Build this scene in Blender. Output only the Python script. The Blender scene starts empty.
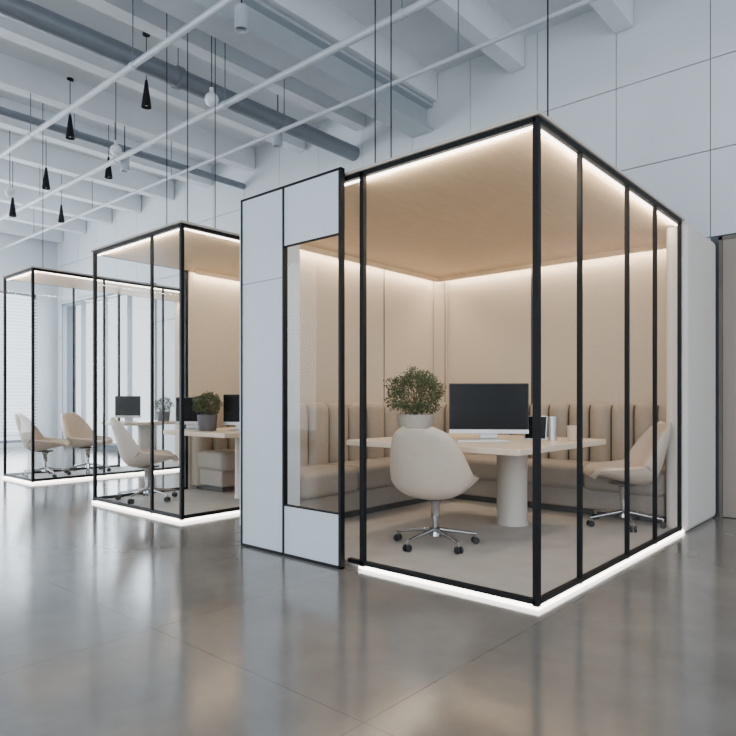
import bpy, bmesh, math, random
from mathutils import Vector, Matrix
random.seed(4)
S=bpy.context.scene
COL=S.collection

# ---------------------------------------------------------------- materials
def mat(name,col,rough=.5,metal=0,nscale=0,namt=0,bump=0,bscale=200,emit=None,estr=0,stretch=None,spec=.5):
    m=bpy.data.materials.new(name); m.use_nodes=True
    nt=m.node_tree; b=nt.nodes['Principled BSDF']
    b.inputs['Base Color'].default_value=(*col,1)
    b.inputs['Roughness'].default_value=rough
    b.inputs['Metallic'].default_value=metal
    b.inputs['Specular IOR Level'].default_value=spec
    if emit:
        b.inputs['Emission Color'].default_value=(*emit,1)
        b.inputs['Emission Strength'].default_value=estr
    tc=None
    if nscale or bump:
        tc=nt.nodes.new('ShaderNodeTexCoord'); mp=nt.nodes.new('ShaderNodeMapping')
        nt.links.new(tc.outputs['Object'],mp.inputs[0])
        if stretch: mp.inputs['Scale'].default_value=stretch
    if nscale:
        n=nt.nodes.new('ShaderNodeTexNoise'); n.inputs['Scale'].default_value=nscale; n.inputs['Detail'].default_value=6
        nt.links.new(mp.outputs[0],n.inputs[0])
        r=nt.nodes.new('ShaderNodeValToRGB')
        r.color_ramp.elements[0].position=.3; r.color_ramp.elements[1].position=.7
        r.color_ramp.elements[0].color=(*[c*(1-namt) for c in col],1)
        r.color_ramp.elements[1].color=(*[min(1,c*(1+namt)) for c in col],1)
        nt.links.new(n.outputs['Fac'],r.inputs[0]); nt.links.new(r.outputs[0],b.inputs['Base Color'])
    if bump:
        n2=nt.nodes.new('ShaderNodeTexNoise'); n2.inputs['Scale'].default_value=bscale; n2.inputs['Detail'].default_value=3
        nt.links.new(mp.outputs[0],n2.inputs[0])
        bp=nt.nodes.new('ShaderNodeBump'); bp.inputs['Strength'].default_value=bump; bp.inputs['Distance'].default_value=.01
        nt.links.new(n2.outputs['Fac'],bp.inputs['Height']); nt.links.new(bp.outputs[0],b.inputs['Normal'])
    return m
def glassmat(name,tint=(.99,.995,.995)):
    m=bpy.data.materials.new(name); m.use_nodes=True; nt=m.node_tree
    nt.nodes.clear()
    o=nt.nodes.new('ShaderNodeOutputMaterial'); mx=nt.nodes.new('ShaderNodeMixShader')
    t=nt.nodes.new('ShaderNodeBsdfTransparent'); t.inputs[0].default_value=(*tint,1)
    g=nt.nodes.new('ShaderNodeBsdfGlossy'); g.inputs['Roughness'].default_value=0.01
    lw=nt.nodes.new('ShaderNodeLayerWeight'); lw.inputs[0].default_value=.5
    p=nt.nodes.new('ShaderNodeMath'); p.operation='POWER'; p.inputs[1].default_value=5
    a=nt.nodes.new('ShaderNodeMath'); a.operation='MULTIPLY_ADD'; a.inputs[1].default_value=.55; a.inputs[2].default_value=.012
    nt.links.new(lw.outputs['Facing'],p.inputs[0]); nt.links.new(p.outputs[0],a.inputs[0])
    nt.links.new(a.outputs[0],mx.inputs[0]); nt.links.new(t.outputs[0],mx.inputs[1]); nt.links.new(g.outputs[0],mx.inputs[2])
    nt.links.new(mx.outputs[0],o.inputs[0])
    return m
M={}
M['black']=mat('black_metal',(.006,.0065,.007),.5,.0,spec=.2)
M['glass']=glassmat('clear_glass')
M['white_panel']=mat('white_panel',(.60,.65,.70),.5,nscale=3,namt=.02)
M['wood']=mat('ceiling_wood',(.70,.535,.355),.45,nscale=5,namt=.08,stretch=(1.2,14,1))
M['fabricwall']=mat('linen_wall',(.52,.445,.35),.9,nscale=60,namt=.05,bump=.25,bscale=350)
M['roofcap']=mat('roof_board',(.50,.45,.39),.7,nscale=20,namt=.04)
M['padded']=mat('padded_fabric',(.68,.63,.58),.85,nscale=40,namt=.03,bump=.2,bscale=400)
M['bench']=mat('bench_fabric',(.35,.29,.225),.7,nscale=30,namt=.05,bump=.15,bscale=400)
M['groove']=mat('bench_groove_shade',(.13,.10,.075),.8,nscale=30,namt=.05)  # darker colour paints the shade inside the channel grooves
M['seat']=mat('bench_seat_fabric',(.29,.25,.21),.7,nscale=30,namt=.05,bump=.15,bscale=400)
M['plinth']=mat('plinth',(.06,.055,.05),.6,nscale=10,namt=.1)
M['table']=mat('table_laminate',(.70,.58,.45),.35,nscale=4,namt=.03,stretch=(1,8,1))
M['leg']=mat('table_leg',(.52,.46,.40),.4,nscale=4,namt=.02)
M['chair']=mat('chair_leather',(.54,.445,.355),.42,nscale=20,namt=.03,bump=.06,bscale=250)
M['chrome']=mat('chrome',(.45,.45,.46),.18,1)
M['rubber']=mat('castor_rubber',(.012,.012,.012),.5)
M['screen']=mat('screen',(.003,.003,.0035),.25,spec=.2)
M['alu']=mat('aluminium',(.6,.61,.63),.3,.9)
M['dark']=mat('dark_plastic',(.012,.012,.013),.4)
M['pot']=mat('stone_pot',(.32,.31,.295),.7,nscale=30,namt=.08,bump=.2,bscale=80)
M['pot2']=mat('dark_pot',(.10,.10,.105),.7,nscale=30,namt=.08)
M['soil']=mat('soil',(.05,.035,.025),.95,nscale=60,namt=.4,bump=.6,bscale=80)
M['leaf']=mat('leaf',(.07,.09,.035),.55,nscale=25,namt=.4)
M['bark']=mat('bark',(.12,.08,.05),.8,nscale=40,namt=.3)
M['pipe']=mat('grey_pipe',(.48,.52,.56),.4,.1,nscale=6,namt=.04)
M['girder']=mat('girder_paint',(.42,.455,.49),.5,.1,nscale=6,namt=.04)
M['duct']=mat('dark_duct',(.17,.19,.215),.45,.2,nscale=6,namt=.06)
M['ceil']=mat('ceiling_paint',(.72,.75,.78),.8,nscale=2,namt=.05)
M['wallpanel']=mat('wall_panel_paint',(.64,.68,.71),.6,nscale=.8,namt=.05)
M['seam']=mat('wall_seam',(.10,.115,.13),.8)
M['led']=mat('led_strip',(1,1,1),.5,emit=(1,.93,.84),estr=9)
M['ledb']=mat('led_base_strip',(1,1,1),.5,emit=(1,.93,.84),estr=9)
M['door']=mat('door_wood',(.30,.25,.21),.45,nscale=3,namt=.08,stretch=(1,1,.15))
M['doorframe']=mat('door_frame',(.14,.12,.10),.5,nscale=3,namt=.08)
M['cream']=mat('cream_paper',(.55,.42,.32),.5)
M['bfloor']=mat('booth_floor_carpet',(.46,.425,.385),.5,nscale=6,namt=.08,bump=.1,bscale=300)
M['white']=mat('white_metal',(.7,.72,.74),.35)
M['frame']=mat('window_frame',(.22,.25,.28),.4)
M['blind']=mat('window_blind',(.75,.80,.85),.8)

def floor_mat():
    m=bpy.data.materials.new('polished_concrete'); m.use_nodes=True; nt=m.node_tree; b=nt.nodes['Principled BSDF']
    L=nt.links.new; N=nt.nodes.new
    tc=N('ShaderNodeTexCoord'); n=N('ShaderNodeTexNoise'); n.inputs['Scale'].default_value=1.1; n.inputs['Detail'].default_value=10; n.inputs['Roughness'].default_value=.64
    L(tc.outputs['Object'],n.inputs[0])
    r=N('ShaderNodeValToRGB'); r.color_ramp.elements[0].position=.3; r.color_ramp.elements[1].position=.7
    r.color_ramp.elements[0].color=(.145,.132,.118,1); r.color_ramp.elements[1].color=(.245,.225,.203,1)
    L(n.outputs['Fac'],r.inputs[0])
    sp=N('ShaderNodeSeparateXYZ'); L(tc.outputs['Object'],sp.inputs[0])
    def line(out,off,per):
        a=N('ShaderNodeMath'); a.operation='SUBTRACT'; a.inputs[1].default_value=off; L(out,a.inputs[0])
        w=N('ShaderNodeMath'); w.operation='PINGPONG'; w.inputs[1].default_value=per/2; L(a.outputs[0],w.inputs[0])
        c=N('ShaderNodeMath'); c.operation='LESS_THAN'; c.inputs[1].default_value=.0018; L(w.outputs[0],c.inputs[0])
        return c.outputs[0]
    a=line(sp.outputs['X'],-1.42,3.8); c=line(sp.outputs['Y'],1.22,1.31)
    mx=N('ShaderNodeMath'); mx.operation='MAXIMUM'; L(a,mx.inputs[0]); L(c,mx.inputs[1])
    mix=N('ShaderNodeMixRGB'); mix.inputs['Color2'].default_value=(.075,.07,.065,1)
    L(mx.outputs[0],mix.inputs[0]); L(r.outputs[0],mix.inputs['Color1']); L(mix.outputs[0],b.inputs['Base Color'])
    n3=N('ShaderNodeTexNoise'); n3.inputs['Scale'].default_value=2.5; n3.inputs['Detail'].default_value=9
    L(tc.outputs['Object'],n3.inputs[0])
    mr=N('ShaderNodeMapRange'); mr.inputs['To Min'].default_value=.09; mr.inputs['To Max'].default_value=.22
    L(n3.outputs['Fac'],mr.inputs[0]); L(mr.outputs[0],b.inputs['Roughness'])
    b.inputs['Specular IOR Level'].default_value=.9
    b.inputs['IOR'].default_value=1.55
    return m
M['floor']=floor_mat()

# ---------------------------------------------------------------- mesh helpers
def obj(name,me,parent=None,m=None,loc=(0,0,0),rotz=0,smooth=False):
    o=bpy.data.objects.new(name,me); COL.objects.link(o)
    if m is not None: me.materials.append(M[m])
    o.location=loc; o.rotation_euler=(0,0,rotz)
    if parent: o.parent=parent
    if smooth:
        for p in me.polygons: p.use_smooth=True
    return o
def empty(name,loc=(0,0,0),rotz=0):
    e=bpy.data.objects.new(name,None); COL.objects.link(e); e.location=loc; e.rotation_euler=(0,0,rotz); e.empty_display_size=.1
    return e
def bm_box(bm,x0,x1,y0,y1,z0,z1):
    v=[bm.verts.new(c) for c in [(x0,y0,z0),(x1,y0,z0),(x1,y1,z0),(x0,y1,z0),(x0,y0,z1),(x1,y0,z1),(x1,y1,z1),(x0,y1,z1)]]
    for f in [(3,2,1,0),(4,5,6,7),(0,1,5,4),(1,2,6,5),(2,3,7,6),(3,0,4,7)]: bm.faces.new([v[i] for i in f])
def boxes(name,lst,m,parent=None,bevel=0,seg=3,loc=(0,0,0),rotz=0):
    bm=bmesh.new()
    for b in lst: bm_box(bm,*b)
    me=bpy.data.meshes.new(name); bm.to_mesh(me); bm.free()
    o=obj(name,me,parent,m,loc,rotz)
    if bevel:
        md=o.modifiers.new('bevel','BEVEL'); md.width=bevel; md.segments=seg; md.limit_method='ANGLE'
        for p in me.polygons: p.use_smooth=True
        md.harden_normals=True
    return o
def lathe(name,prof,m,parent=None,seg=32,loc=(0,0,0)):
    bm=bmesh.new(); rings=[]
    for r,z in prof:
        if r<1e-5: rings.append([bm.verts.new((0,0,z))])
        else: rings.append([bm.verts.new((r*math.cos(2*math.pi*i/seg),r*math.sin(2*math.pi*i/seg),z)) for i in range(seg)])
    for a,b in zip(rings,rings[1:]):
        for i in range(seg):
            j=(i+1)%seg
            if len(a)==1 and len(b)==1: continue
            if len(a)==1: bm.faces.new([a[0],b[i],b[j]])
            elif len(b)==1: bm.faces.new([a[i],a[j],b[0]])
            else: bm.faces.new([a[i],a[j],b[j],b[i]])
    bmesh.ops.recalc_face_normals(bm,faces=bm.faces)
    me=bpy.data.meshes.new(name); bm.to_mesh(me); bm.free()
    o=obj(name,me,parent,m,loc,smooth=True)
    me.set_sharp_from_angle(angle=math.radians(40))
    return o
def tube(bm,p0,p1,r0,r1=None,seg=14):
    if r1 is None: r1=r0
    p0=Vector(p0);p1=Vector(p1); d=(p1-p0); L=d.length; q=d.to_track_quat('Z','Y').to_matrix().to_4x4()
    bmesh.ops.create_cone(bm,cap_ends=True,segments=seg,radius1=r0,radius2=r1,depth=L,matrix=Matrix.Translation((p0+p1)/2)@q)
def tubes(name,lst,m,parent=None,seg=14):
    bm=bmesh.new()
    for t in lst: tube(bm,*t,seg=seg)
    me=bpy.data.meshes.new(name); bm.to_mesh(me); bm.free()
    o=obj(name,me,parent,m,smooth=True); me.set_sharp_from_angle(angle=math.radians(40))
    return o
def panes(name,quads,parent):
    bm=bmesh.new()
    for q in quads: bm.faces.new([bm.verts.new(c) for c in q])
    me=bpy.data.meshes.new(name); bm.to_mesh(me); bm.free()
    return obj(name,me,parent,'glass')
def paneX(x,y0,y1,z0,z1): return [(x,y0,z0),(x,y1,z0),(x,y1,z1),(x,y0,z1)]
def paneY(y,x0,x1,z0,z1): return [(x0,y,z0),(x1,y,z0),(x1,y,z1),(x0,y,z1)]
def area(name,loc,rot,sx,sy,e,col,parent=None,spread=180):
    l=bpy.data.lights.new(name,'AREA'); l.shape='RECTANGLE'; l.size=sx; l.size_y=sy; l.energy=e; l.color=col; l.spread=math.radians(spread)
    o=bpy.data.objects.new(name,l); COL.objects.link(o); o.location=loc; o.rotation_euler=rot
    if parent: o.parent=parent
    return o

# ---------------------------------------------------------------- room
WX=3.5; YE=14.0; YS=-6.0; XW=-8.0; CH=5.1
boxes('floor',[(XW,WX+.3,YS,YE+.3,-.1,0)],'floor')
boxes('ceiling',[(XW,WX+.3,YS,YE+.3,CH,CH+.1)],'ceil')
bl=[]; y=-5.2
while y<YE: bl.append((XW+.1,WX-.02,y,y+.18,4.76,CH)); y+=1.18
boxes('ceiling_beams',bl,'ceil')
win0,win1,wz0,wz1=9.6,13.7,.12,3.3
boxes('wall_back',[(WX+.02,WX+.3,YS,win0,0,CH),(WX+.02,WX+.3,win1,YE,0,CH),(WX+.02,WX+.3,win0,win1,0,wz0),(WX+.02,WX+.3,win0,win1,wz1,CH)],'seam')
pl=[]; zr=[(.0,2.56),(2.57,3.36),(3.37,4.2),(4.21,5.1)]
def addp(a,b,z0,z1):
    if b-a>.02 and z1-z0>.02: pl.append((WX-.004,WX+.02,a,b,z0,z1))
y=.015-.86*7
while y<YE-.05:
    a,b=y+.004,min(y+.856,YE)
    for z0,z1 in zr:
        if b>-1.0 and a<-.05 and z0<1: continue   # door opening
        if z0>=wz1: addp(a,b,z0,z1)
        else:
            addp(a,min(b,win0),z0,z1); addp(max(a,win1),b,z0,z1)
            if z1>wz1: addp(max(a,win0),min(b,win1),wz1,z1)
    y+=.86
boxes('wall_panelling_trim',pl,'wallpanel')
wf=[]
for yy in [win0,win0+1.02,win0+2.05,win0+3.07,win1-.05]: wf.append((WX-.03,WX+.06,yy,yy+.05,wz0,wz1))
wf+= [(WX-.03,WX+.06,win0,win1,wz0,wz0+.05),(WX-.03,WX+.06,win0,win1,wz1-.05,wz1)]
w=empty('window_1'); boxes('window_frame',wf,'frame',w); panes('window_glass',[paneX(WX+.02,win0,win1,wz0,wz1)],w)
boxes('wall_end',[(XW,WX+.3,YE,YE+.3,3.5,CH),(-4,WX-.5,YE,YE+.3,0,.1),(WX-.5,WX+.3,YE,YE+.3,0,3.5),(XW,-4,YE,YE+.3,0,3.5)],'wallpanel')
w=empty('window_2'); fr=[]
x=-4
while x<WX-.45: fr.append((x,x+.06,YE,YE+.08,.1,3.5)); x+=1.16
fr+=[(-4,WX-.5,YE,YE+.08,.1,.16),(-4,WX-.5,YE,YE+.08,3.44,3.5)]
boxes('window_frame',fr,'frame',w); panes('window_glass',[paneY(YE+.04,-4,WX-.5,.1,3.5)],w)
bl=[]
for k in range(42): bl.append((1.2,WX-.5,YE-.06,YE-.03,.25+k*.075,.25+k*.075+.035))
boxes('window_blind',bl,'blind')
boxes('wall_left',[(XW,XW+.2,YS,YE,4.6,CH),(XW,XW+.2,2.5,9.5,0,4.6)],'wallpanel')
for nm,ya,yb in (('added_window_3',YS,2.5),('window_4',9.5,YE)):  # near opening is added, out of view, to light the room's front part
    w=empty(nm); fr=[]; y=ya
    while y<yb: fr.append((XW,XW+.1,y,y+.08,.1,4.5)); y+=1.7
    fr+=[(XW,XW+.1,ya,yb,4.5,4.6),(XW,XW+.1,ya,yb,0,.1)]
    boxes('window_frame',fr,'frame',w)
boxes('wall_front',[(XW,-6,YS-.2,YS,0,CH),(3,WX+.3,YS-.2,YS,0,CH),(-6,3,YS-.2,YS,4,CH),(-6,3,YS-.2,YS,0,.8)],'wallpanel')
w=empty('added_window_5'); fr=[(x,x+.08,YS-.1,YS,.8,4) for x in (-6,-3.75,-1.5,.75,2.92)]  # unseen window opening, added to light the booth side
boxes('window_frame',fr,'frame',w)
d=empty('door_1')
boxes('door_leaf',[(WX-.02,WX+.015,-.95,-.09,0.005,2.52)],'door',d,.004)
boxes('door_frame',[(WX-.03,WX+.01,-.09,-.06,0,2.55),(WX-.03,WX+.01,-.98,-.95,0,2.55),(WX-.03,WX+.01,-.98,-.06,2.52,2.55)],'doorframe',d)
tubes('door_handle',[((WX-.07,-.85,.95),(WX-.07,-.85,1.2),.012),((WX-.07,-.85,.98),(WX-.02,-.85,.98),.008),((WX-.07,-.85,1.17),(WX-.02,-.85,1.17),.008)],'alu',d)

# ---------------------------------------------------------------- ceiling services
def pipe(name,p0,p1,r,m,n=None):
    e=empty(name); tubes('tube',[(p0,p1,r)],m,e,20)
    a=Vector(p0);b=Vector(p1);n=n or int((b-a).length/2.3); L=[];R=[]
    for i in range(1,n):
        c=a.lerp(b,i/n); dd=(b-a).normalized()*.03
        L.append((c-dd,c+dd,r*1.18)); R.append((c,(c.x,c.y,CH-.005),.006))
    if L: tubes('collar',L,m,e,20); tubes('hanger_rod',R,'duct',e,8)
pipe('ventilation_duct',(-7.5,4.45,4.46),(3.48,4.45,4.46),.10,'duct')
boxes('ceiling_girder',[(-7.8,3.48,3.22,3.34,4.43,4.70),(-7.8,3.48,3.12,3.44,4.70,4.738),(-7.8,3.48,3.12,3.44,4.40,4.43)],'girder')
pipe('conduit_pipe',(1.15,-5.5,4.25),(1.15,13.9,4.25),.034,'pipe')
pipe('conduit_pipe',(.09,-5.5,4.25),(.09,13.9,4.25),.030,'pipe')
pipe('conduit_pipe',(1.99,-5.5,4.25),(1.99,13.9,4.25),.022,'pipe')
pipe('conduit_pipe',(-7.5,6.9,4.55),(3.48,6.9,4.55),.05,'duct')

def cone_pendant(x,y,z,s=1):
    e=empty('pendant_lamp',(x,y,z))
    lathe('shade',[(0,.20*s),(.012*s,.20*s),(.018*s,.17*s),(.055*s,-.10*s),(.05*s,-.10*s),(.012*s,.14*s),(0,.14*s)],'black',e,24)
    lathe('bulb',[(0,-.09*s),(.03*s,-.07*s),(.03*s,-.03*s),(0,0)],'white',e,16)
    tubes('stem',[((0,0,.19*s),(0,0,CH-z-.003),.005)],'black',e,8)
    lathe('canopy',[(0,CH-z-.03),(.04,CH-z-.03),(.04,CH-z-.002),(0,CH-z-.002)],'black',e,20)
for p in [(.66,4.96,4.38),(1.35,7.2,4.30),(.77,7.87,4.15),(.84,9.3,4.05),(.55,6.6,4.45),(1.80,9.8,4.25)]: cone_pendant(*p)
def globe_pendant(x,y,z):
    e=empty('globe_pendant_lamp',(x,y,z)); pr=[(0,-.07)]+[(.07*math.sin(a),-.07*math.cos(a)) for a in [math.pi*k/12 for k in range(1,11)]]+[(.02,.075),(.02,.12),(0,.12)]
    lathe('globe',pr,'white',e,24)
    tubes('stem',[((0,0,.11),(0,0,CH-z-.003),.005)],'black',e,8)
    lathe('canopy',[(0,CH-z-.03),(.04,CH-z-.03),(.04,CH-z-.002),(0,CH-z-.002)],'black',e,20)
for p in [(.84,4.0,4.13),(.43,8.25,4.0),(.93,6.17,4.2)]: globe_pendant(*p)
def spot(x,y,z):
    e=empty('ceiling_spotlight',(x,y,z))
    lathe('can',[(0,.10),(.05,.10),(.06,.09),(.06,-.10),(.05,-.10),(.045,-.06),(0,-.06)],'pipe',e,24)
    tubes('stem',[((0,0,.09),(0,0,CH-z-.003),.007)],'black',e,8)
for p in [(.42,2.96,4.36),(2.27,4.64,4.35),(1.30,6.65,4.25)]: spot(*p)

# ---------------------------------------------------------------- furniture makers
def channel_back(name,length,H,th,n,m,parent,z0=.40):
    bm=bmesh.new(); rows=[]; ts=[]
    for c_ in range(n):
        for t in (0,.035,.08,.14,.22,.32,.42,.5,.58,.68,.78,.86,.92,.965): ts.append(c_+t)
    ts.append(n)
    for tt in ts:
        t=tt%1; b=math.sqrt(max(0,1-(2*t-1)**2))**.8 if 0<t<1 else 0
        d=th*.32+th*.68*b; h=H-.06*(1-b)
        cs=[(-d*.96,z0),(-d,z0+.05),(-d,(z0+h)/2),(-d,h-.09),(-d*.95,h-.045),(-d*.80,h-.012),(-d*.55,h),(-d*.25,h-.008),(-.004,h-.03),(0,h-.06),(0,z0)]
        rows.append([bm.verts.new((length*tt/n,y,z)) for y,z in cs])
    for k,(a,b) in enumerate(zip(rows,rows[1:])):
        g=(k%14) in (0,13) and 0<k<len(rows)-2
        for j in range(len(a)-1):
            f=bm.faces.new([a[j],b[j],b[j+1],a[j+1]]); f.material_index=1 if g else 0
        bm.faces.new([a[-1],b[-1],b[0],a[0]])
    bm.faces.new(rows[0]); bm.faces.new(list(reversed(rows[-1])))
    bmesh.ops.recalc_face_normals(bm,faces=bm.faces)
    me=bpy.data.meshes.new(name); bm.to_mesh(me); bm.free()
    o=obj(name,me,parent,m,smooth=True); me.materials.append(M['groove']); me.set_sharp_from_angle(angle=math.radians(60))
    return o
def banquette(x0,y1,xb,y0,nl,nb,zf):
    e=empty('banquette_bench')
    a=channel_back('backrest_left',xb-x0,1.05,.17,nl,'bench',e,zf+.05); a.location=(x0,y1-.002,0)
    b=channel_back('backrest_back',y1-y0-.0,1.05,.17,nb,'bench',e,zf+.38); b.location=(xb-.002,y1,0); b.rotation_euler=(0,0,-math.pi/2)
    D=.62
    c=[];n=3; L=(xb-D-x0)/n
    for i in range(n): c.append((x0+i*L+.003,x0+(i+1)*L-.003,y1-D,y1-.10,zf+.23,zf+.45))
    c.append((xb-D+.003,xb-.10,y1-D+.003,y1-.10,zf+.23,zf+.45))
    n=3; L=(y1-D-y0)/n
    for i in range(n): c.append((xb-D,xb-.10,y0+i*L+.003,y0+(i+1)*L-.003,zf+.23,zf+.45))
    boxes('seat_cushions',c,'seat',e,.06,6)
    boxes('base',[(x0+.03,xb-.02,y1-D+.06,y1-.01,zf+.06,zf+.26),(xb-D+.06,xb-.02,y0+.02,y1-D+.06,zf+.06,zf+.26)],'seat',e,.02)
    boxes('plinth',[(x0+.07,xb-.03,y1-D+.11,y1-.01,zf+.001,zf+.07),(xb-D+.11,xb-.03,y0+.05,y1-D+.11,zf+.001,zf+.07)],'plinth',e)
    return e
def catm(pts,n):
    out=[]
    P=[pts[0]]+pts+[pts[-1]]
    m=len(pts)-1
    for k in range(n+1):
        t=k/n*m; i=min(int(t),m-1); f=t-i
        p0,p1,p2,p3=P[i],P[i+1],P[i+2],P[i+3]
        out.append([.5*((2*b)+(-a+c)*f+(2*a-5*b+4*c-d)*f*f+(-a+3*b-3*c+d)*f**3) for a,b,c,d in zip(p0,p1,p2,p3)])
    return out
def swivel_chair(x,y,ang,z=0):
    e=empty('swivel_chair',(x,y,z),ang)
    pts=[[.27,.40,.16,.01],[.235,.435,.22,.04],[.12,.41,.262,.08],[-.02,.375,.28,.13],[-.13,.36,.288,.165],[-.21,.405,.292,.18],[-.255,.50,.282,.165],[-.285,.61,.258,.135],[-.312,.71,.222,.10],[-.335,.79,.172,.065],[-.345,.84,.09,.03]]
    pr=catm(pts,32); nu=18; bm=bmesh.new(); g=[]
    for k,(fx,fz,hw,cu) in enumerate(pr):
        a=pr[max(0,k-1)]; b=pr[min(len(pr)-1,k+1)]
        t=Vector((b[0]-a[0],b[1]-a[1])).normalized()
        nrm=Vector((abs(t.y),abs(t.x)))
        row=[]
        for i in range(nu+1):
            u=-1+2*i/nu
            s=math.sin(u*math.pi/2*.92)/math.sin(math.pi/2*.92)
            c=cu*(abs(u)**2.2)
            row.append(bm.verts.new((fx+nrm.x*c,hw*s,fz+nrm.y*c)))
        g.append(row)
    for a,b in zip(g,g[1:]):
        for i in range(nu): bm.faces.new([a[i],a[i+1],b[i+1],b[i]])
    bmesh.ops.recalc_face_normals(bm,faces=bm.faces)
    me=bpy.data.meshes.new('shell'); bm.to_mesh(me); bm.free()
    o=obj('shell',me,e,'chair',smooth=True)
    md=o.modifiers.new('th','SOLIDIFY'); md.thickness=.04; md.offset=0
    md=o.modifiers.new('bv','BEVEL'); md.width=.014; md.segments=3; md.limit_method='ANGLE'; md.angle_limit=math.radians(50)
    md=o.modifiers.new('ss','SUBSURF'); md.levels=1; md.render_levels=1
    lathe('seat_pad',[(0,.45),(.17,.448),(.21,.435),(.215,.42),(.19,.405),(0,.39)],'chair',e,32).scale=(1.05,1.0,1)
    lathe('underframe',[(0,.36),(.11,.357),(.12,.342),(.05,.325),(.032,.30),(.032,.2),(0,.2)],'chrome',e,24)
    lathe('gas_lift',[(0,.35),(.02,.35),(.02,.1),(.035,.1),(.04,.07),(0,.07)],'chrome',e,20)
    L=[];C=[]
    for k in range(5):
        a=k*2*math.pi/5+.3; cx,cy=math.cos(a),math.sin(a)
        L.append(((cx*.02,cy*.02,.115),(cx*.30,cy*.30,.072),.016,.010))
        L.append(((cx*.295,cy*.295,.08),(cx*.295,cy*.295,.045),.009))
        tx,ty=-cy,cx
        for s in (-1,1):
            C.append(((cx*.295+tx*.008*s,cy*.295+ty*.008*s,.026),(cx*.295+tx*.022*s,cy*.295+ty*.022*s,.026),.0255))
    tubes('star_base',L,'chrome',e); tubes('castors',C,'rubber',e,18)
    return e
def table(x0,x1,y0,y1,lx,ly,z,H=.74,legs=None):
    e=empty('meeting_table')
    boxes('top',[(x0,x1,y0,y1,H-.045,H)],'table',e,.008)
    lathe('pedestal',[(0,H-.046),(.24,H-.046),(.24,H-.06),(.13,H-.07),(.125,H-.10),(.125,z+.03),(.135,z+.01),(.135,z+.001),(0,z+.001)],'leg',e,48,(lx,ly,0))
def monitor(x,y,z,ang,w=.60,h=.36,zb=.055,name='desktop_computer'):
    e=empty(name,(x,y,z+.001),ang)
    boxes('bezel',[(-w/2,w/2,-.012,.012,zb,zb+h)],'dark',e,.006)
    boxes('display',[(-w/2+.008,w/2-.008,-.0155,-.012,zb+.04,zb+h-.008)],'screen',e)
    boxes('chin',[(-w/2+.001,w/2-.001,-.0165,-.011,zb+.001,zb+.034)],'alu',e,.002)
    boxes('stand',[(-.07,.07,.02,.035,.01,.25)],'alu',e,.005)
    boxes('stand_mount',[(-.05,.05,.010,.03,.17,.25)],'alu',e,.003)
    boxes('foot',[(-.10,.10,-.08,.09,0,.008)],'alu',e,.003)
    return e
def keyboard(x,y,z,ang):
    e=empty('keyboard',(x,y,z+.001),ang)
    boxes('case',[(-.20,.20,-.06,.06,.0,.010)],'alu',e,.003)
    k=[]
    for r in range(5):
        for c in range(14): k.append((-.19+c*.0272,-.19+c*.0272+.023,-.052+r*.021,-.052+r*.021+.018,.010,.014))
    boxes('keys',k,'white',e)
def plant(x,y,z,r,pr,ph,potm,n=2600):
    e=empty('potted_shrub',(x,y,z+.001))
    lathe('pot',[(0,0),(pr*.84,0),(pr*.88,.01),(pr,ph-.01),(pr*.985,ph),(pr*.92,ph),(pr*.9,ph-.03),(0,ph-.03)],potm,e,40)
    lathe('soil',[(0,ph-.02),(pr*.91,ph-.025)],'soil',e,30)
    cz=ph+r*.80; B=[]
    for k in range(14):
        a=random.uniform(0,6.28); u=random.uniform(.2,.95); 
        tip=Vector((math.cos(a)*r*.75*u,math.sin(a)*r*.75*u,cz+random.uniform(-.35,.6)*r))
        mid=Vector((tip.x*.35,tip.y*.35,ph+(tip.z-ph)*.5))
        B.append(((math.cos(a)*.012,math.sin(a)*.012,ph-.02),mid,.007,.005)); B.append((mid,tip,.005,.002))
    tubes('branches',B,'bark',e,6)
    bm=bmesh.new()
    for k in range(n):
        v=Vector((random.gauss(0,1),random.gauss(0,1),random.gauss(0,1))).normalized()
        lump=1+.13*math.sin(5*v.x+1)*math.sin(6*v.y)+.1*math.sin(7*v.z+2*v.x)
        rr=r*lump*(random.uniform(.35,1)**.55)*(1.08 if random.random()<.06 else 1)
        p=Vector((v.x*rr,v.y*rr,v.z*rr*.82+cz))
        if p.z<ph+.0: continue
        d=(v+Vector((random.gauss(0,.5),random.gauss(0,.5),random.gauss(.25,.5)))).normalized()
        s=d.cross(Vector((random.gauss(0,1),random.gauss(0,1),random.gauss(0,1)))).normalized()
        L=random.uniform(.018,.032); W=L*.22
        bm.faces.new([bm.verts.new(p),bm.verts.new(p+d*L*.5+s*W),bm.verts.new(p+d*L),bm.verts.new(p+d*L*.5-s*W)])
    me=bpy.data.meshes.new('foliage'); bm.to_mesh(me); bm.free(); obj('foliage',me,e,'leaf')
def cup(x,y,z,r,h,m,name):
    e=empty(name,(x,y,z+.001))
    lathe('body',[(0,0),(r*.8,0),(r,h),(r*.93,h),(r*.75,.006),(0,.006)],m,e,28)
    return e

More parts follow.
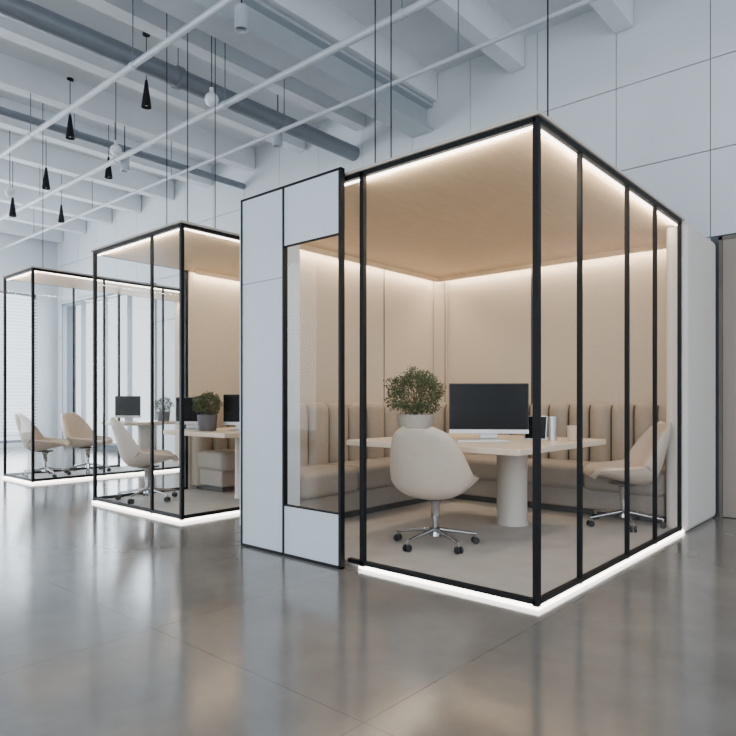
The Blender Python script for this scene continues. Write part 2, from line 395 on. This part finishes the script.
# ---------------------------------------------------------------- booth 1
def led_light(name,parent,x,y,z,sx,sy,e,col=(1,.86,.70),rot=(0,0,0)):
    return area(name,(x,y,z),rot,sx,sy,e,col,parent)
R72=math.radians(68)
B=empty('office_booth')
H=2.50; P=.0165; YL=2.85; XB=3.15
boxes('platform',[(0.02,XB+.05,.02,2.22,0.0,.03),(.42,XB+.05,2.22,YL+.02,0,.03)],'bfloor',B)
fr=[(-P,P,-P,P,.02,H),(-P,P,1.163,1.197,.02,H)]
for x in (.53,1.29,1.86,2.47): fr.append((x-.011,x+.011,-.014,.014,.02,H))
fr+=[(-P,P,0,2.24,H-.03,H),(-P,P,0,1.2,.028,.055),(0,2.48,-P,P,H-.03,H),(0,2.48,-P,P,.028,.055)]
fr+=[(-P,P,1.20,1.30,.028,.055)]
boxes('frame',fr,'black',B,.002,1)
boxes('roof_cap',[(-.03,2.52,-.03,2.28,H,H+.018),(.40,XB+.1,.0,YL+.07,H,H+.018)],'roofcap',B,.003,1)
boxes('ceiling_lining',[(P,XB,P+.0,2.22,H-.03,H-.001),(.42,XB,2.22,YL,H-.03,H-.001)],'wood',B)
panes('glazing',[paneX(0,.016,1.163,.055,H-.03),paneX(0,1.197,1.3,.055,H-.03),paneY(0,.016,.519,.055,H-.03),paneY(0,.541,1.279,.055,H-.03),paneY(0,1.301,1.849,.055,H-.03),paneY(0,1.871,2.459,.055,H-.03)],B)
boxes('led_top',[(P+.002,P+.016,P,2.2,H-.040,H-.031),(P,2.48,P+.002,P+.016,H-.040,H-.031)],'led',B)
boxes('cove_valance',[(.5,XB-.10,YL-.11,YL-.10,H-.08,H-.03),(XB-.11,XB-.10,.15,YL-.10,H-.08,H-.03)],'wood',B)
boxes('led_base',[(-.020,.02,-.020,1.2,.006,.020),(.02,3.3,-.020,.02,.006,.020)],'ledb',B)
boxes('padded_end',[(2.50,3.44,-.05,.12,.0,2.50)],'padded',B,.05,6)
boxes('wall_left_side',[(.44,XB+.06,YL,YL+.07,.0,H)],'fabricwall',B,.004,1)
boxes('wall_rear',[(XB,XB+.08,.12,1.62,.0,H),(XB,XB+.08,1.63,YL,.0,H)],'fabricwall',B,.004,1)
boxes('corner_pilaster',[(XB-.05,XB,YL-.17,YL-.001,.0,H-.03)],'fabricwall',B,.01,2)
boxes('seam_rear',[(XB+.01,XB+.06,1.60,1.65,0,H)],'plinth',B)
boxes('seam_trim',[(XB-.006,XB-.001,1.620,1.630,1.0,H-.03),(XB-.056,XB-.049,YL-.172,YL-.166,1.0,H-.03),(2.2,2.208,YL-.006,YL-.001,1.0,H-.03)],'plinth',B)
boxes('facade_return',[(-.05,.42,2.22,2.27,0,H),(.37,.42,2.27,YL+.07,0,H)],'white_panel',B)
px0,px1=-.10,-.06
fp=[(px0,px1,1.28,1.302,0.0,2.53),(px0,px1,1.82,1.836,0.0,2.53),(px0,px1,2.28,2.295,0.0,2.53),(px0,px1,1.28,2.295,2.515,2.53),(px0,px1,1.28,2.295,0.0,.018)]
fp+=[(px0+.005,px1-.005,1.302,1.82,.34,.350),(px0+.005,px1-.005,1.302,1.82,2.113,2.12)]
boxes('door_panel_frame',fp,'black',B,.002,1)
boxes('door_panel_infill',[(px0+.008,px1-.008,1.836,2.28,.018,1.905),(px0+.008,px1-.008,1.836,2.28,1.909,2.515),(px0+.008,px1-.008,1.302,1.82,.018,.34),(px0+.008,px1-.008,1.302,1.82,2.12,2.515)],'white_panel',B)
panes('door_panel_glass',[paneX(-.08,1.302,1.82,.350,2.113)],B)
boxes('door_panel_bracket',[(px1,-.016,1.86,1.90,2.47,2.495),(px1,-.016,2.2,2.24,2.47,2.495),(px1,-.02,2.22,2.24,.05,.1)],'black',B)
WARM=(1,.86,.68)
led_light('light_wall_left',B,(.5+XB)/2,YL-.05,H-.04,2.5,.03,17,WARM)
led_light('light_wall_rear',B,XB-.05,1.5,H-.04,.03,2.6,18,WARM)
led_light('light_front',B,.036,.65,H-.045,.012,1.2,12,WARM,(0,-R72,0))
led_light('light_side',B,1.3,.036,H-.045,2.3,.012,18,WARM,(R72,0,0))
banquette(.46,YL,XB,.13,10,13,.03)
table(.80,2.30,.52,2.08,1.80,1.12,.03)
swivel_chair(.74,1.15,math.radians(14),.03)
swivel_chair(2.36,.40,math.radians(124),.03)
monitor(1.56,1.20,.74,math.radians(-54),.64,.41,.05)
keyboard(1.30,1.10,.74,math.radians(-54))
plant(1.42,1.84,.74,.235,.16,.20,'pot',5200)
t=empty('tablet',(1.84,.93,.741),math.radians(-75))
o=boxes('tablet_body',[(-.09,.09,-.004,.004,.0,.20)],'alu',t,.003); o.rotation_euler=(math.radians(-15),0,0)
boxes('tablet_stand',[(-.06,.06,-.02,.07,0,.006)],'alu',t,.002)
o=boxes('tablet_screen',[(-.082,.082,-.006,-.004,.008,.192)],'screen',t); o.rotation_euler=(math.radians(-15),0,0)
cup(1.84,.78,.74,.040,.19,'alu','thermos_flask'); cup(1.90,.64,.74,.045,.12,'cream','paper_cup')

# ---------------------------------------------------------------- booths 2, 3
def booth(x0,y0,y1,x1,H,posts,side_posts,glassx,left_solid,back=True):
    b=empty('office_booth'); q_=.013
    fr=[(x0-P,x0+P,y0-P,y0+P,.02,H),(x0-P,x0+P,y1-P,y1+P,.02,H)]
    for y in posts: fr.append((x0-q_,x0+q_,y-q_,y+q_,.02,H))
    for x in side_posts:
        fr.append((x-q_,x+q_,y0-q_,y0+q_,.02,H))
        if x<=glassx+.01: fr.append((x-q_,x+q_,y1-q_,y1+q_,.02,H))
    fr.append((glassx-P,glassx+P,y1-P,y1+P,.02,H))
    fr+=[(x0-P,x0+P,y0,y1,H-.03,H),(x0-P,x0+P,y0,y1,.03,.06),(x0,x1,y0-P,y0+P,H-.03,H),(x0,x1,y0-P,y0+P,.03,.06),(x0,x1,y1-P,y1+P,H-.03,H),(x0,glassx,y1-P,y1+P,.03,.06)]
    boxes('frame',fr,'black',b,.002,1)
    boxes('platform',[(x0+P,x1+.05,y0+P,y1-P,0,.03)],'bfloor',b)
    boxes('roof_cap',[(x0-.03,x1+.1,y0-.03,y1+.03,H,H+.018)],'roofcap',b)
    boxes('ceiling_lining',[(x0+P,x1,y0+P,y1-P,H-.03,H-.001)],'wood',b)
    boxes('led_top',[(x0+P+.002,x0+P+.016,y0+P,y1-P,H-.040,H-.031),(x0+P,x1-.1,y0+P+.002,y0+P+.016,H-.040,H-.031)],'led',b)
    boxes('led_base',[(x0-.022,x0+P,y0-.022,y1+.022,.006,.022),(x0+P,x1,y0-.022,y0+P,.006,.022)],'ledb',b)
    q=[paneX(x0,y0,y1,.06,H-.03),paneY(y0,x0,x1,.06,H-.03),paneY(y1,x0,glassx,.06,H-.03)]
    panes('glazing',q,b)
    if left_solid: boxes('wall_left_side',[(glassx+P,x1,y1-.03,y1+.03,0,H-.035)],'fabricwall',b,.004,1)
    boxes('wall_rear',[(x1,x1+.08,y0-.02,y1+.03,0,H)],'fabricwall',b,.004,1)
    if left_solid:
        boxes('cove_valance',[(glassx+.05,x1-.05,y1-.13,y1-.12,H-.08,H-.03)],'wood',b)
        led_light('light_wall',b,(glassx+x1)/2,y1-.08,H-.04,x1-glassx-.1,.03,15,WARM)
    led_light('light_rear',b,x1-.06,(y0+y1)/2,H-.05,.03,y1-y0-.2,11,WARM)
    led_light('light_front',b,x0+.036,(y0+y1)/2,H-.045,.012,y1-y0-.2,10,WARM,(0,-R72,0))
    led_light('light_side',b,(x0+x1)/2,y0+.036,H-.045,x1-x0-.3,.012,14,WARM,(R72,0,0))
    return b
booth(.10,3.38,4.99,3.2,2.60,[3.87],[1.3,2.3],1.18,True)
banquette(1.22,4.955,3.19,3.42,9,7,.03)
table(.72,1.65,3.62,4.72,1.25,3.95,.03)
swivel_chair(.47,4.60,math.radians(-25),.03)
monitor(.98,4.58,.74,math.radians(-60),.36,.30)
monitor(1.24,4.04,.74,math.radians(-60),.40,.33)
plant(.94,4.22,.74,.14,.105,.17,'pot2',2200)

booth(.27,7.03,7.97,2.9,2.74,[],[1.2,2.1],1.9,False)
swivel_chair(.60,7.48,math.radians(-35),.03)
swivel_chair(1.24,7.60,math.radians(-60),.03)
table(1.55,2.6,7.15,7.85,2.1,7.5,.03)
monitor(1.85,7.6,.74,math.radians(-60),.42,.33)
plant(2.3,7.35,.74,.13,.10,.15,'pot2',900)

R=[(.25,.06,2.518),(.35,1.38,2.518),(.45,1.32,2.518),(.30,3.6,2.618),(.30,3.95,2.618),(.60,3.6,2.618),(.5,7.3,2.758)]
for x,y,z in R:
    e=empty('suspension_rod'); tubes('rod',[((x,y,z),(x,y,CH-.002),.0045)],'black',e,8)
    lathe('base_plate',[(0,0),(.03,0),(.03,.01),(0,.01)],'black',e,16,(x,y,z))

# ---------------------------------------------------------------- lights / world
w=bpy.data.worlds.new('World'); S.world=w; w.use_nodes=True
nt=w.node_tree; bg=nt.nodes['Background']
tc=nt.nodes.new('ShaderNodeTexCoord'); sp=nt.nodes.new('ShaderNodeSeparateXYZ'); r=nt.nodes.new('ShaderNodeValToRGB')
nt.links.new(tc.outputs['Generated'],sp.inputs[0]); nt.links.new(sp.outputs['Z'],r.inputs[0])
r.color_ramp.elements[0].position=0; r.color_ramp.elements[0].color=(.84,.91,.98,1)
r.color_ramp.elements[1].position=.6; r.color_ramp.elements[1].color=(.60,.75,.95,1)
nt.links.new(r.outputs[0],bg.inputs[0]); bg.inputs[1].default_value=2.1
DAY=(.86,.93,1)
area('fill_side',(XW-.3,-1.75,2.5),(0,math.radians(-90),0),4.4,8.2,350,DAY)  # added fill lamp for the front part and ceiling
area('daylight_side_far',(XW-.3,11.75,2.5),(0,math.radians(-90),0),4.4,4.3,550,DAY)
area('fill_front',(-1.5,YS-.4,2.4),(math.radians(90),0,0),9,3.2,150,DAY)  # added fill lamp behind the front wall, brightens the booth sides
area('daylight_end',(-.5,YE+.5,1.9),(math.radians(-90),0,0),7,3.2,700,DAY)
area('daylight_back',(WX+.6,11.65,1.8),(0,math.radians(90),0),3,4,220,DAY)

# ---------------------------------------------------------------- camera
cd=bpy.data.cameras.new('camera'); cam=bpy.data.objects.new('camera',cd); COL.objects.link(cam)
cam.location=(-2.99,-1.488,1.065); cam.rotation_euler=(math.radians(90),0,math.radians(-48.7))
cd.sensor_width=36; cd.lens=637/736*36; cd.shift_y=32/736; cd.clip_start=.05
S.camera=cam
